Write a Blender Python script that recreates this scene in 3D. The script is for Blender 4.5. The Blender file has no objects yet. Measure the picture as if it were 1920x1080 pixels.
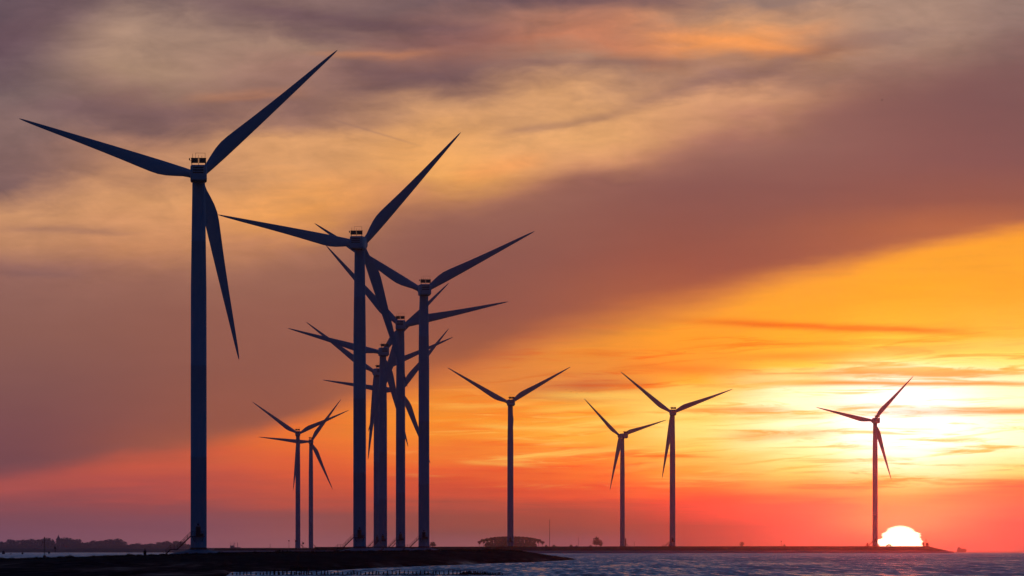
import bpy, bmesh, math, random
import numpy as np
from mathutils import Matrix, Vector

R = math.radians
random.seed(7)
rng = np.random.default_rng(11)
SC = bpy.context.scene
COL = SC.collection

# ------------------------------------------------------------------ camera
F = 200 / 36 * 1920          # focal length in pixels of the 1920 wide photograph
EYE = 1026.0                 # row of the eye level
CAMH = 3.0                   # camera height over the water
EARTH = 6.8e6                # earth radius (with refraction)
cam = bpy.data.cameras.new("camera")
cam.lens = 200
cam.sensor_width = 36
cam.sensor_fit = 'HORIZONTAL'
cam.shift_y = (EYE - 540) / 1920
cam.clip_start = 1.0
cam.clip_end = 60000
cam_o = bpy.data.objects.new("camera", cam)
COL.objects.link(cam_o)
cam_o.location = (0, 0, CAMH)
cam_o.rotation_euler = (R(90), 0, 0)
SC.camera = cam_o


def at(px, py, D):
    return Vector(((px - 960) / F * D, D, CAMH - (py - EYE) / F * D))


def zw(D):                   # height of the curved sea surface
    return -np.asarray(D, float) ** 2 / (2 * EARTH)


# ------------------------------------------------------------------ render settings
SC.view_settings.view_transform = 'Standard'
SC.view_settings.look = 'None'
SC.view_settings.exposure = 0
SC.view_settings.gamma = 1
SC.render.engine = 'CYCLES'
SC.cycles.use_denoising = True
SC.cycles.volume_bounces = 2
SC.cycles.max_bounces = 6
SC.cycles.sample_clamp_indirect = 4
SC.cycles.sample_clamp_direct = 3

# ------------------------------------------------------------------ sun lamp
SUN_AZ = math.atan((1688 - 960) / F)      # to the right of the view axis
SUN_EL = R(0.35)
sun = bpy.data.lights.new("sun", 'SUN')
sun.energy = 0.065
sun.angle = R(0.53)
sun.color = (1.0, 0.04, 0.01)
sun_o = bpy.data.objects.new("sun", sun)
COL.objects.link(sun_o)
sd = Vector((math.sin(SUN_AZ) * math.cos(SUN_EL), math.cos(SUN_AZ) * math.cos(SUN_EL), math.sin(SUN_EL)))
sun_o.rotation_euler = sd.to_track_quat('Z', 'Y').to_euler()
sun_o.location = (0, 0, 400)


HAZE_DENS = 2.8e-5
HAZE_COL = (0.37, 0.58, 1.0)


# ------------------------------------------------------------------ small node language
def lin(c):
    out = []
    for v in c:
        v = v / 255
        out.append(v / 12.92 if v <= 0.04045 else ((v + 0.055) / 1.055) ** 2.4)
    return tuple(out)


class E:
    """a scalar node expression"""
    nt = None

    def __init__(self, s):
        self.s = s

    @staticmethod
    def m(op, *a, clamp=False):
        n = E.nt.nodes.new('ShaderNodeMath')
        n.operation = op
        n.use_clamp = clamp
        for i, v in enumerate(a):
            if isinstance(v, E):
                E.nt.links.new(v.s, n.inputs[i])
            else:
                n.inputs[i].default_value = float(v)
        return E(n.outputs[0])

    def __add__(a, b): return E.m('ADD', a, b)
    __radd__ = __add__
    def __sub__(a, b): return E.m('SUBTRACT', a, b)
    def __rsub__(a, b): return E.m('SUBTRACT', b, a)
    def __mul__(a, b): return E.m('MULTIPLY', a, b)
    __rmul__ = __mul__
    def __truediv__(a, b): return E.m('DIVIDE', a, b)
    def __neg__(a): return E.m('MULTIPLY', a, -1)
    def max(a, b): return E.m('MAXIMUM', a, b)
    def min(a, b): return E.m('MINIMUM', a, b)
    def exp(a): return E.m('EXPONENT', a)
    def clamp(a): return E.m('ADD', a, 0, clamp=True)


def smooth(x, a, b):
    n = E.nt.nodes.new('ShaderNodeMapRange')
    n.interpolation_type = 'SMOOTHSTEP'
    E.nt.links.new(x.s, n.inputs[0])
    if isinstance(a, E):
        E.nt.links.new(a.s, n.inputs[1])
    else:
        n.inputs[1].default_value = a
    if isinstance(b, E):
        E.nt.links.new(b.s, n.inputs[2])
    else:
        n.inputs[2].default_value = b
    return E(n.outputs[0])


def vec(x, y, z=0.0):
    n = E.nt.nodes.new('ShaderNodeCombineXYZ')
    for i, v in enumerate((x, y, z)):
        if isinstance(v, E):
            E.nt.links.new(v.s, n.inputs[i])
        else:
            n.inputs[i].default_value = v
    return n.outputs[0]


def noise(x, y, detail=4, rough=0.5, dist=0.0):
    n = E.nt.nodes.new('ShaderNodeTexNoise')
    n.noise_dimensions = '2D'
    E.nt.links.new(vec(x, y), n.inputs['Vector'])
    n.inputs['Scale'].default_value = 1
    n.inputs['Detail'].default_value = detail
    n.inputs['Roughness'].default_value = rough
    n.inputs['Distortion'].default_value = dist
    return E(n.outputs[0]) - 0.5


def curve(x, pts, lo, hi):
    """piecewise curve through pts, as a float curve node over [lo, hi]"""
    xs = [p[0] for p in pts]
    ys = [p[1] for p in pts]
    ymin, ymax = min(ys) - 1, max(ys) + 1
    n = E.nt.nodes.new('ShaderNodeFloatCurve')
    cv = n.mapping.curves[0]
    P = [((a - lo) / (hi - lo), (b - ymin) / (ymax - ymin)) for a, b in pts]
    while len(cv.points) < len(P):
        cv.points.new(0.5, 0.5)
    for q, p in zip(cv.points, P):
        q.location = p
        q.handle_type = 'AUTO_CLAMPED'
    n.mapping.update()
    t = ((x - lo) * (1 / (hi - lo))).clamp()
    E.nt.links.new(t.s, n.inputs['Value'])
    return E(n.outputs[0]) * (ymax - ymin) + ymin


def cramp(t, stops, lo, hi, mode='LINEAR'):
    """colour ramp of sRGB stops over a value in [lo, hi]"""
    n = E.nt.nodes.new('ShaderNodeValToRGB')
    cr = n.color_ramp
    cr.interpolation = mode
    while len(cr.elements) < len(stops):
        cr.elements.new(0.5)
    for e, (p, c) in zip(cr.elements, stops):
        e.position = (p - lo) / (hi - lo)
        e.color = lin(c) + (1,)
    u = ((t - lo) * (1 / (hi - lo))).clamp()
    E.nt.links.new(u.s, n.inputs[0])
    return n.outputs[0]


def cmix(a, b, t, op='MIX'):
    n = E.nt.nodes.new('ShaderNodeMix')
    n.data_type = 'RGBA'
    n.blend_type = op
    if isinstance(t, E):
        E.nt.links.new(t.s, n.inputs[0])
    else:
        n.inputs[0].default_value = t
    for i, v in ((6, a), (7, b)):
        if isinstance(v, tuple):
            n.inputs[i].default_value = v + (1,) if len(v) == 3 else v
        else:
            E.nt.links.new(v, n.inputs[i])
    return n.outputs[2]


def cscale(c, s):
    n = E.nt.nodes.new('ShaderNodeVectorMath')
    n.operation = 'SCALE'
    E.nt.links.new(c, n.inputs[0])
    E.nt.links.new(s.s, n.inputs[3])
    return n.outputs[0]


def lattice(X, Y, cols, lo, hi):
    out = None
    for k, (x, st) in enumerate(cols):
        r = cramp(Y, st, lo, hi)
        out = r if out is None else cmix(out, r, smooth(X, cols[k - 1][0], x))
    return out


# ------------------------------------------------------------------ world: sunset sky
W = bpy.data.worlds.new("World")
SC.world = W
W.use_nodes = True
W.cycles.sampling_method = 'MANUAL'
W.cycles.sample_map_resolution = 2048
nt = W.node_tree
nt.nodes.clear()
E.nt = nt
tc = nt.nodes.new('ShaderNodeTexCoord')
sep = nt.nodes.new('ShaderNodeSeparateXYZ')
nt.links.new(tc.outputs['Generated'], sep.inputs[0])
dx, dy, dz = (E(o) for o in sep.outputs)
dyc = dy.max(0.05)
# bearings and heights on the sky, one unit = 1/F of the view distance
X = ((dx / dyc) * F + 960.0).max(-4000).min(6000)
Y = (EYE - (dz / dyc) * F).max(-4000).min(1200)

n_big = noise(X * (1 / 620), Y * (1 / 260), 3)
n_big2 = noise(X * (1 / 480) + 7.3, Y * (1 / 150) + X * (1 / 900) + 3.1, 4)
n_mid = noise(X * (1 / 260) + 3.7, Y * (1 / 70) + X * (1 / 800) + 9.2, 5, 0.55)
n_fine = noise(X * (1 / 150) + 1.7, Y * (1 / 22) + X * (1 / 500) + 5.2, 5, 0.6)
n_streak = noise(X * (1 / 420) + 4.4, Y * (1 / 26) - X * (1 / 2600) + 0.3, 4, 0.55)
n_thin = noise(X * (1 / 260) + 8.1, Y * (1 / 8) - X * (1 / 1500) + 6.6, 6, 0.65)
n_patch = noise(X * (1 / 125) + Y * (1 / 300) + 5.5, Y * (1 / 52) - X * (1 / 420) + 2.9, 6, 0.6, 0.4)
n_wisp = noise(X * (1 / 70) + Y * (1 / 160) + 9.5, Y * (1 / 20) - X * (1 / 210) + 4.9, 6, 0.62, 0.5)
n_crisp = noise(X * (1 / 190) + 2.1, Y * (1 / 13) + X * (1 / 1300) + 1.6, 7, 0.68, 0.6)

# --- high cloud sheet above the dark bank
up_cols = [
    (0, [(0, (112, 94, 102)), (100, (106, 87, 98)), (190, (128, 108, 108)), (250, (136, 111, 108)), (330, (132, 104, 102)),
         (400, (195, 148, 112)), (450, (186, 139, 108)), (520, (150, 110, 100)), (600, (142, 102, 96))]),
    (250, [(0, (124, 104, 106)), (60, (158, 133, 121)), (130, (168, 140, 122)), (200, (136, 107, 102)), (240, (130, 102, 100)),
           (290, (170, 129, 108)), (380, (204, 154, 112)), (450, (192, 140, 105)), (520, (160, 115, 98)), (600, (146, 104, 94))]),
    (550, [(0, (140, 115, 112)), (30, (130, 106, 104)), (70, (158, 130, 117)), (120, (155, 122, 112)), (180, (138, 107, 102)),
           (225, (158, 122, 108)), (270, (202, 154, 112)), (330, (206, 156, 112)), (400, (222, 160, 98)), (460, (176, 126, 98)),
           (540, (150, 108, 95))]),
    (850, [(0, (122, 100, 104)), (50, (146, 111, 105)), (90, (160, 114, 103)), (140, (134, 104, 100)), (190, (188, 146, 114)),
           (250, (214, 163, 113)), (330, (220, 164, 102)), (370, (192, 138, 100)), (420, (150, 105, 92))]),
    (1100, [(0, (105, 90, 102)), (40, (163, 121, 106)), (90, (190, 131, 105)), (130, (165, 130, 112)), (180, (207, 160, 118)),
            (240, (217, 167, 118)), (290, (206, 153, 115)), (340, (152, 107, 95))]),
    (1400, [(0, (152, 127, 119)), (40, (193, 149, 118)), (80, (226, 156, 98)), (110, (182, 139, 112)), (150, (168, 130, 114)),
            (200, (196, 149, 118)), (260, (172, 124, 108)), (300, (150, 105, 98))]),
    (1700, [(0, (166, 139, 126)), (50, (170, 141, 126)), (100, (160, 129, 116)), (150, (150, 116, 106)), (220, (140, 101, 95))]),
    (1920, [(0, (150, 126, 119)), (60, (140, 113, 108)), (120, (132, 101, 98)), (200, (130, 98, 96))]),
]
Yu = Y + n_big2 * 110 + n_mid * 60 + n_patch * 30
upper = lattice(X + n_big * 160, Yu, up_cols, 0, 640)

# --- the long dark bank of cloud, rising to the right
deck_cols = [
    (0, [(500, (150, 110, 100)), (620, (141, 100, 91)), (720, (131, 91, 88)), (800, (126, 84, 86)), (880, (120, 78, 84))]),
    (500, [(480, (155, 111, 96)), (600, (147, 100, 88)), (700, (145, 96, 84)), (780, (150, 94, 78)), (830, (166, 98, 72))]),
    (900, [(380, (148, 105, 95)), (480, (141, 95, 88)), (580, (144, 92, 82)), (660, (156, 98, 76)), (710, (185, 112, 68))]),
    (1300, [(280, (150, 109, 101)), (350, (138, 94, 90)), (430, (144, 92, 83)), (500, (152, 92, 78)), (560, (168, 101, 74))]),
    (1900, [(80, (132, 100, 98)), (200, (129, 92, 92)), (300, (137, 92, 90)), (380, (150, 95, 82)), (430, (178, 110, 76))]),
]
Yd = Y + n_big2 * 50 + n_mid * 18
deck = lattice(X, Yd, deck_cols, 60, 900)

# --- the burning strip under the bank
W9 = (255, 255, 252)
low_cols = [
    (0, [(850, (152, 80, 80)), (890, (172, 84, 83)), (920, (178, 84, 83)), (950, (152, 78, 86)), (975, (126, 76, 90)),
         (1000, (123, 80, 102)), (1026, (126, 86, 112))]),
    (300, [(830, (185, 90, 70)), (880, (206, 92, 71)), (915, (190, 82, 75)), (950, (152, 76, 83)), (985, (128, 78, 95)),
           (1026, (134, 88, 108))]),
    (550, [(770, (232, 125, 55)), (810, (239, 118, 50)), (850, (236, 108, 54)), (890, (223, 95, 63)), (930, (190, 84, 73)),
           (970, (142, 80, 90)), (1026, (142, 92, 108))]),
    (850, [(690, (215, 125, 64)), (740, (240, 140, 50)), (790, (252, 149, 40)), (830, (248, 136, 42)), (880, (239, 108, 56)),
           (930, (208, 86, 66)), (970, (150, 77, 80)), (1000, (124, 78, 92)), (1026, (134, 86, 102))]),
    (1100, [(600, (216, 136, 70)), (650, (238, 148, 64)), (700, (230, 139, 60)), (730, (208, 124, 67)), (770, (252, 166, 45)),
            (810, (255, 180, 60)), (850, (255, 152, 45)), (890, (247, 118, 44)), (930, (225, 82, 45)), (965, (150, 66, 60)),
            (1000, (112, 66, 80)), (1026, (116, 74, 96))]),
    (1300, [(560, (246, 160, 64)), (620, (252, 160, 52)), (680, (249, 152, 49)), (720, (253, 174, 50)), (760, (255, 214, 108)),
            (800, (255, 216, 118)), (840, (255, 196, 88)), (880, (255, 160, 58)), (920, (251, 110, 37)), (950, (215, 70, 34)),
            (985, (126, 50, 56)), (1026, (108, 56, 76))]),
    (1500, [(505, (250, 165, 68)), (580, (255, 168, 52)), (640, (255, 174, 48)), (690, (255, 198, 75)), (730, (255, 240, 190)),
            (780, (255, 245, 200)), (830, (255, 241, 180)), (880, (255, 216, 128)), (920, (255, 165, 74)), (950, (225, 84, 26)),
            (985, (120, 36, 26)), (1026, (70, 34, 44))]),
    (1690, [(470, (252, 168, 62)), (560, (255, 172, 48)), (620, (255, 186, 60)), (660, (255, 212, 95)), (700, (255, 251, 225)),
            (760, W9), (830, W9), (880, (255, 253, 238)), (915, (255, 226, 150)), (945, (255, 182, 90)), (970, (235, 132, 46)),
            (1000, (150, 70, 24)), (1026, (70, 24, 20))]),
    (1920, [(425, (252, 165, 62)), (540, (255, 170, 50)), (620, (255, 190, 78)), (680, (255, 225, 130)), (720, (255, 246, 190)),
            (780, (255, 246, 196)), (840, (255, 246, 200)), (880, (255, 226, 150)), (915, (255, 150, 64)), (950, (235, 95, 34)),
            (985, (130, 40, 24)), (1026, (80, 36, 44))]),
]
quiet = 1 - smooth(Y, 930, 1010)
Yl = Y + (n_big2 * 40 + n_streak * 62 + n_crisp * 34) * quiet
low = lattice(X + n_mid * 80, Yl, low_cols, 420, 1026)


warm = smooth(X, 300, 1000) * smooth(Y, 820, 900) * (1 - smooth(Y, 985, 1020))
low = cmix(low, cmix(low, (1.0, 0.84, 0.5), 1.0, 'MULTIPLY'), warm)
warm2 = smooth(X, 1080, 1400) * smooth(Y, 880, 950)
low = cmix(low, cmix(low, (1.0, 0.48, 0.2), 1.0, 'MULTIPLY'), warm2)
rich = smooth(X, 800, 1200) * (1 - smooth(Y, 640, 730))
low = cmix(low, cmix(low, (1.0, 0.97, 0.55), 1.0, 'MULTIPLY'), rich)
low = cmix(low, cmix(low, (0.97, 0.97, 0.8), 1.0, 'MULTIPLY'), (1 - smooth(X, 500, 1000)) * (1 - smooth(Y, 940, 990)))
# thin curved threads of bright cloud climbing to the right
n_diag = noise(X * (1 / 330) + 1.3, (Y + X * 0.10) * (1 / 11) + n_mid * 1.6, 5, 0.6)
thread = smooth(n_diag, 0.10, 0.24) * smooth(X, 780, 960) * (1 - smooth(X, 1450, 1650)) * smooth(Y, 750, 800) * (1 - smooth(Y, 880, 940))
low = cmix(low, lin((255, 208, 100)), thread * 0.55)
dusky = smooth(n_diag * -1.0 + n_crisp * 0.3, 0.06, 0.22) * smooth(X, 780, 960) * smooth(Y, 560, 640) * (1 - smooth(Y, 880, 930))
low = cmix(low, cmix(low, (0.95, 0.72, 0.36), 1.0, 'MULTIPLY'), dusky * 0.75)
# the heart of the glow is brighter than the film can hold
gx = (X - 1700) * (1 / 420)
gy = (Y - 790) * (1 / 130)
core = ((gx * gx + gy * gy) * -1).exp()
low = cmix(low, cmix(low, (1.6, 1.5, 1.6), 1.0, 'MULTIPLY'), core)


def streak(x0, y0, x1, y1, w, wob=14):
    """soft long wisp from (x0, y0) to (x1, y1), half width w"""
    sl = (y1 - y0) / (x1 - x0)
    d = (Y - y0 - (X - x0) * sl + n_mid * wob + n_fine * (wob * 0.6)) * (1 / w)
    a = (d * d * -1).exp()
    L = (x1 - x0) * 0.25
    return a * smooth(X, x0 - L, x0 + L) * (1 - smooth(X, x1 - L, x1 + L))


# orange wisps drawn across the bright part
wisp = smooth(n_streak * 0.8 + n_crisp * 0.7, 0.0, 0.2) * smooth(X, 700, 1200) * smooth(Y, 560, 700) * (1 - smooth(Y, 900, 960))
low = cmix(low, cmix(low, lin((250, 176, 72)), 1.0, 'MULTIPLY'), wisp * 0.85)
for (a, s) in (((1440, 718, 1990, 719, 5, 5), 0.95), ((1320, 602, 1800, 624, 7, 10), 0.75), ((1270, 770, 1480, 768, 6, 8), 0.6),
               ((1370, 818, 1560, 812, 11, 10), 0.6), ((1380, 674, 1760, 655, 10, 12), 0.5), ((1180, 690, 1420, 700, 10, 14), 0.4), ((1480, 702, 1900, 700, 8, 12), 0.45), ((1640, 776, 1990, 770, 7, 8), 0.5), ((1750, 928, 2050, 905, 14, 14), 0.6),
               ((1060, 726, 1230, 716, 9, 14), 0.3), ((1560, 762, 1990, 772, 7, 8), 0.4)):
    low = cmix(low, cmix(low, lin((236, 146, 66)), 1.0, 'MULTIPLY'), streak(*a) * s)
# pale wisps over the orange
pale = smooth(n_thin * 0.6 + n_crisp * 0.8 - n_streak * 0.3, 0.04, 0.2) * smooth(X, 600, 1000) * (1 - smooth(Y, 880, 940)) * smooth(Y, 700, 780)
low = cmix(low, cmix(low, lin((255, 214, 110)), 0.55), pale * 0.8)
for (a, s) in (((900, 800, 1150, 806, 4, 10), 0.6), ((960, 858, 1330, 826, 5, 10), 0.55), ((1180, 880, 1500, 842, 6, 10), 0.4),
               ((870, 866, 1000, 872, 4, 8), 0.4), ((1000, 770, 1250, 752, 7, 10), 0.5), ((1030, 741, 1360, 747, 8, 12), 0.75),
               ((1190, 736, 1560, 712, 6, 10), 0.6), ((1100, 792, 1540, 780, 7, 12), 0.55), ((830, 762, 1010, 756, 5, 12), 0.4),
               ((1560, 668, 2000, 640, 9, 14), 0.5)):
    low = cmix(low, lin((255, 205, 95)), streak(*a) * s)

# --- put the layers together
yL = curve(X, [(-400, 930), (0, 890), (200, 862), (400, 832), (600, 775), (750, 735), (870, 695), (1000, 640), (1150, 598),
               (1300, 568), (1500, 512), (1700, 470), (1920, 424), (2400, 320)], -400, 2400)
yU = curve(X, [(-400, 560), (0, 545), (300, 525), (500, 500), (650, 468), (840, 398), (1000, 362), (1200, 318), (1400, 262),
               (1600, 190), (1800, 120), (1920, 85), (2400, -80)], -400, 2400)
wl = 26 + smooth(X, 500, 1000) * 22 - smooth(X, 1250, 1700) * 24
sU = Y - yU + n_big2 * 90 + n_mid * 60
sL = Y - yL + n_mid * 30 + n_fine * 12
col = cmix(upper, deck, smooth(sU, -70, 75))
col = cmix(col, low, smooth(sL, wl * -1.0, wl))
# dark and bright wisps of the high sheet
hi_mask = 1 - smooth(sU, -30, 60)
for (a, s) in (((430, 10, 900, 62, 20, 40), 0.75), ((520, 66, 860, 80, 13, 30), 0.5), ((620, 120, 900, 150, 30, 50), 0.6),
               ((-300, 190, 150, 10, 60, 60), 0.7), ((60, 200, 460, 235, 20, 40), 0.4), ((1150, 205, 1560, 92, 16, 44), 0.38),
               ((1340, 108, 1760, 60, 18, 44), 0.3), ((900, -5, 1300, 4, 16, 20), 0.6), ((960, 120, 1300, 118, 9, 20), 0.35),
               ((940, 250, 1160, 215, 9, 20), 0.35), ((20, 430, 240, 436, 8, 24), 0.3), ((0, 512, 150, 516, 9, 20), 0.3)):
    col = cmix(col, lin((112, 88, 96)), streak(*a) * s * hi_mask)
for (a, s) in (((1230, 66, 1500, 92, 9, 18), 0.45), ((600, 104, 800, 98, 7, 24), 0.22), ((360, 182, 560, 172, 10, 30), 0.16),
               ((860, 330, 1010, 300, 16, 26), 0.35)):
    col = cmix(col, lin((236, 158, 96)), streak(*a) * s * hi_mask)
tex = (n_fine * 0.10 + n_mid * 0.20 + n_patch * 0.32 + n_wisp * 0.13) * (1 - smooth(sL, -30, 30) * 0.6) * hi_mask + n_fine * 0.05 + n_patch * 0.05 + n_crisp * 0.16 * smooth(sL, -20, 40)
col = cscale(col, tex + 1.0)
# a little more depth between the lit and the shaded parts of the high sheet
deep = nt.nodes.new('ShaderNodeGamma')
nt.links.new(col, deep.inputs[0])
deep.inputs[1].default_value = 1.16
col = cmix(col, cmix(deep.outputs[0], (1.24, 1.21, 1.16), 1.0, 'MULTIPLY'), 1 - smooth(sL, -40, 40))
col = cmix(col, lin((150, 112, 98)), streak(590, 214, 770, 268, 2.2, 1) * 0.3)

# the air dims red more than blue on its way here: the sky itself is that much warmer
path = E.m("DIVIDE", 150.0, (EYE - Y).max(1.0) * (1 / F)).min(20500)
Tz = (path * -HAZE_DENS).exp()
comp = nt.nodes.new('ShaderNodeCombineColor')
for i_, a_ in enumerate(HAZE_COL):
    nt.links.new(E.m('DIVIDE', 1.0, Tz + (1 - Tz) * a_).s, comp.inputs[i_])
col = cmix(col, comp.outputs[0], 1.0, 'MULTIPLY')

# --- the sun on the horizon, flattened and stepped by the layered air
step = noise(X * 0.004, Y * (1 / 9.0) + 2.2, 2) * 16
ex = ((X - 1688) * (1 / 45)) * (1 + (step * (1 / 26)))
ey = (Y - 1033) * (1 / 47)
disc = 1 - smooth(ex * ex + ey * ey, 0.86, 1.1)
hx = (X - 1690) * (1 / 120)
hy = (Y - 978 + n_fine * 24) * (1 / 30)
halo = ((hx * hx + hy * hy) * -1).exp()
col = cmix(col, lin((255, 190, 100)), halo * 0.5)
col = cmix(col, (4.0, 3.0, 1.8), disc)

# --- the rest of the dusk sky: dark blue behind, dim violet high up in front
sky = nt.nodes.new('ShaderNodeTexSky')
sky.sky_type = 'NISHITA'
sky.sun_disc = False
sky.sun_elevation = SUN_EL
sky.sun_rotation = SUN_AZ
sky.dust_density = 3
nish = cscale(cmix(sky.outputs[0], (0.10, 0.40, 1.0), 1.0, 'MULTIPLY'), E.m('ADD', 0.05, 0))
dusk = cmix((0.0, 0.0052, 0.036), (0.058, 0.098, 0.235), smooth(dy, 0.35, 0.95))
dusk = cmix(dusk, nish, 1.0, 'ADD')
fx = (X - 1000) * (1 / 2600)
fy = Y.min(0) * (1 / 900)
fr = fx * fx + fy * fy
wf = (fr * fr * -1).exp() * smooth(dy, 0.6, 0.9)
col = cmix(dusk, col, wf)

bg = nt.nodes.new('ShaderNodeBackground')
nt.links.new(col, bg.inputs[0])
bg.inputs[1].default_value = 1.0
wo = nt.nodes.new('ShaderNodeOutputWorld')
nt.links.new(bg.outputs[0], wo.inputs[0])
#@@BODY

# ------------------------------------------------------------------ materials
def mat(name, base, rough=0.6, spec=0.3, metal=0.0, var=0.25, scale=1.0, bump=0.0, stretch=(1, 1, 1), tint=None):
    m = bpy.data.materials.new(name)
    m.use_nodes = True
    t = m.node_tree
    b = t.nodes['Principled BSDF']
    b.inputs['Roughness'].default_value = rough
    b.inputs['Metallic'].default_value = metal
    b.inputs['Specular IOR Level'].default_value = spec
    tcn = t.nodes.new('ShaderNodeTexCoord')
    mp = t.nodes.new('ShaderNodeMapping')
    mp.inputs['Scale'].default_value = stretch
    nz = t.nodes.new('ShaderNodeTexNoise')
    nz.inputs['Scale'].default_value = scale
    nz.inputs['Detail'].default_value = 6
    t.links.new(tcn.outputs['Object'], mp.inputs[0])
    t.links.new(mp.outputs[0], nz.inputs['Vector'])
    mx = t.nodes.new('ShaderNodeMix')
    mx.data_type = 'RGBA'
    t.links.new(nz.outputs[0], mx.inputs[0])
    hi = tint or tuple(min(1, c * (1 + var)) for c in base)
    mx.inputs[6].default_value = tuple(c * (1 - var) for c in base) + (1,)
    mx.inputs[7].default_value = hi + (1,)
    t.links.new(mx.outputs[2], b.inputs['Base Color'])
    if bump:
        bp = t.nodes.new('ShaderNodeBump')
        bp.inputs['Strength'].default_value = bump
        bp.inputs['Distance'].default_value = 0.2
        t.links.new(nz.outputs[0], bp.inputs['Height'])
        t.links.new(bp.outputs[0], b.inputs['Normal'])
    return m


M = {
    'paint': mat('turbine_paint', (0.60, 0.65, 0.69), 0.5, 0.3, var=0.10, scale=0.5, stretch=(3, 3, 0.25)),
    'blade': mat('blade_paint', (0.57, 0.61, 0.65), 0.5, 0.3, var=0.08, scale=0.4),
    'dark': mat('dark_metal', (0.035, 0.035, 0.04), 0.5, 0.3, var=0.3, scale=4),
    'steel': mat('galvanised_steel', (0.09, 0.09, 0.095), 0.45, 0.3, metal=0.3, var=0.25, scale=5),
    'concrete': mat('pale_concrete', (0.38, 0.38, 0.37), 0.85, 0.2, var=0.25, scale=1.5, bump=0.3),
    'wood': mat('wet_wood', (0.022, 0.018, 0.016), 0.7, 0.2, var=0.5, scale=6, bump=0.4),
    'stone': mat('dark_basalt', (0.02, 0.02, 0.022), 0.75, 0.2, var=0.5, scale=3, bump=0.5),
    'foliage': mat('foliage', (0.035, 0.042, 0.034), 0.9, 0.0, var=0.5, scale=0.4),
    'bark': mat('bark', (0.06, 0.05, 0.04), 0.9, 0.1, var=0.3, scale=2),
    'brick': mat('brick_wall', (0.2, 0.12, 0.09), 0.9, 0.2, var=0.3, scale=3),
    'roof': mat('dark_roof', (0.06, 0.05, 0.05), 0.8, 0.2, var=0.3, scale=3),
    'grass': mat('coarse_grass', (0.022, 0.026, 0.014), 0.9, 0.1, var=0.5, scale=0.7),
    'coat': mat('dark_coat', (0.03, 0.03, 0.035), 0.9, 0.1, var=0.2, scale=8),
    'skin': mat('skin', (0.4, 0.26, 0.2), 0.6, 0.3, var=0.1, scale=8),
    'feather': mat('dark_feathers', (0.06, 0.055, 0.05), 0.8, 0.1, var=0.3, scale=9),
    'white_feather': mat('white_feathers', (0.8, 0.8, 0.8), 0.8, 0.1, var=0.05, scale=9),
    'hull': mat('ship_hull', (0.16, 0.14, 0.14), 0.6, 0.3, var=0.2, scale=0.2),
    'ship_white': mat('ship_white', (0.7, 0.7, 0.7), 0.5, 0.3, var=0.1, scale=0.3),
    'red': mat('beacon_red', (0.3, 0.03, 0.03), 0.5, 0.3, var=0.2, scale=2),
    'glass': mat('dark_glass', (0.02, 0.02, 0.025), 0.08, 0.5, var=0.1, scale=1),
    'rubber': mat('tyre_rubber', (0.02, 0.02, 0.02), 0.85, 0.2, var=0.2, scale=4),
    'car': mat('car_paint', (0.05, 0.05, 0.06), 0.3, 0.5, var=0.1, scale=2),
}


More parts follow.
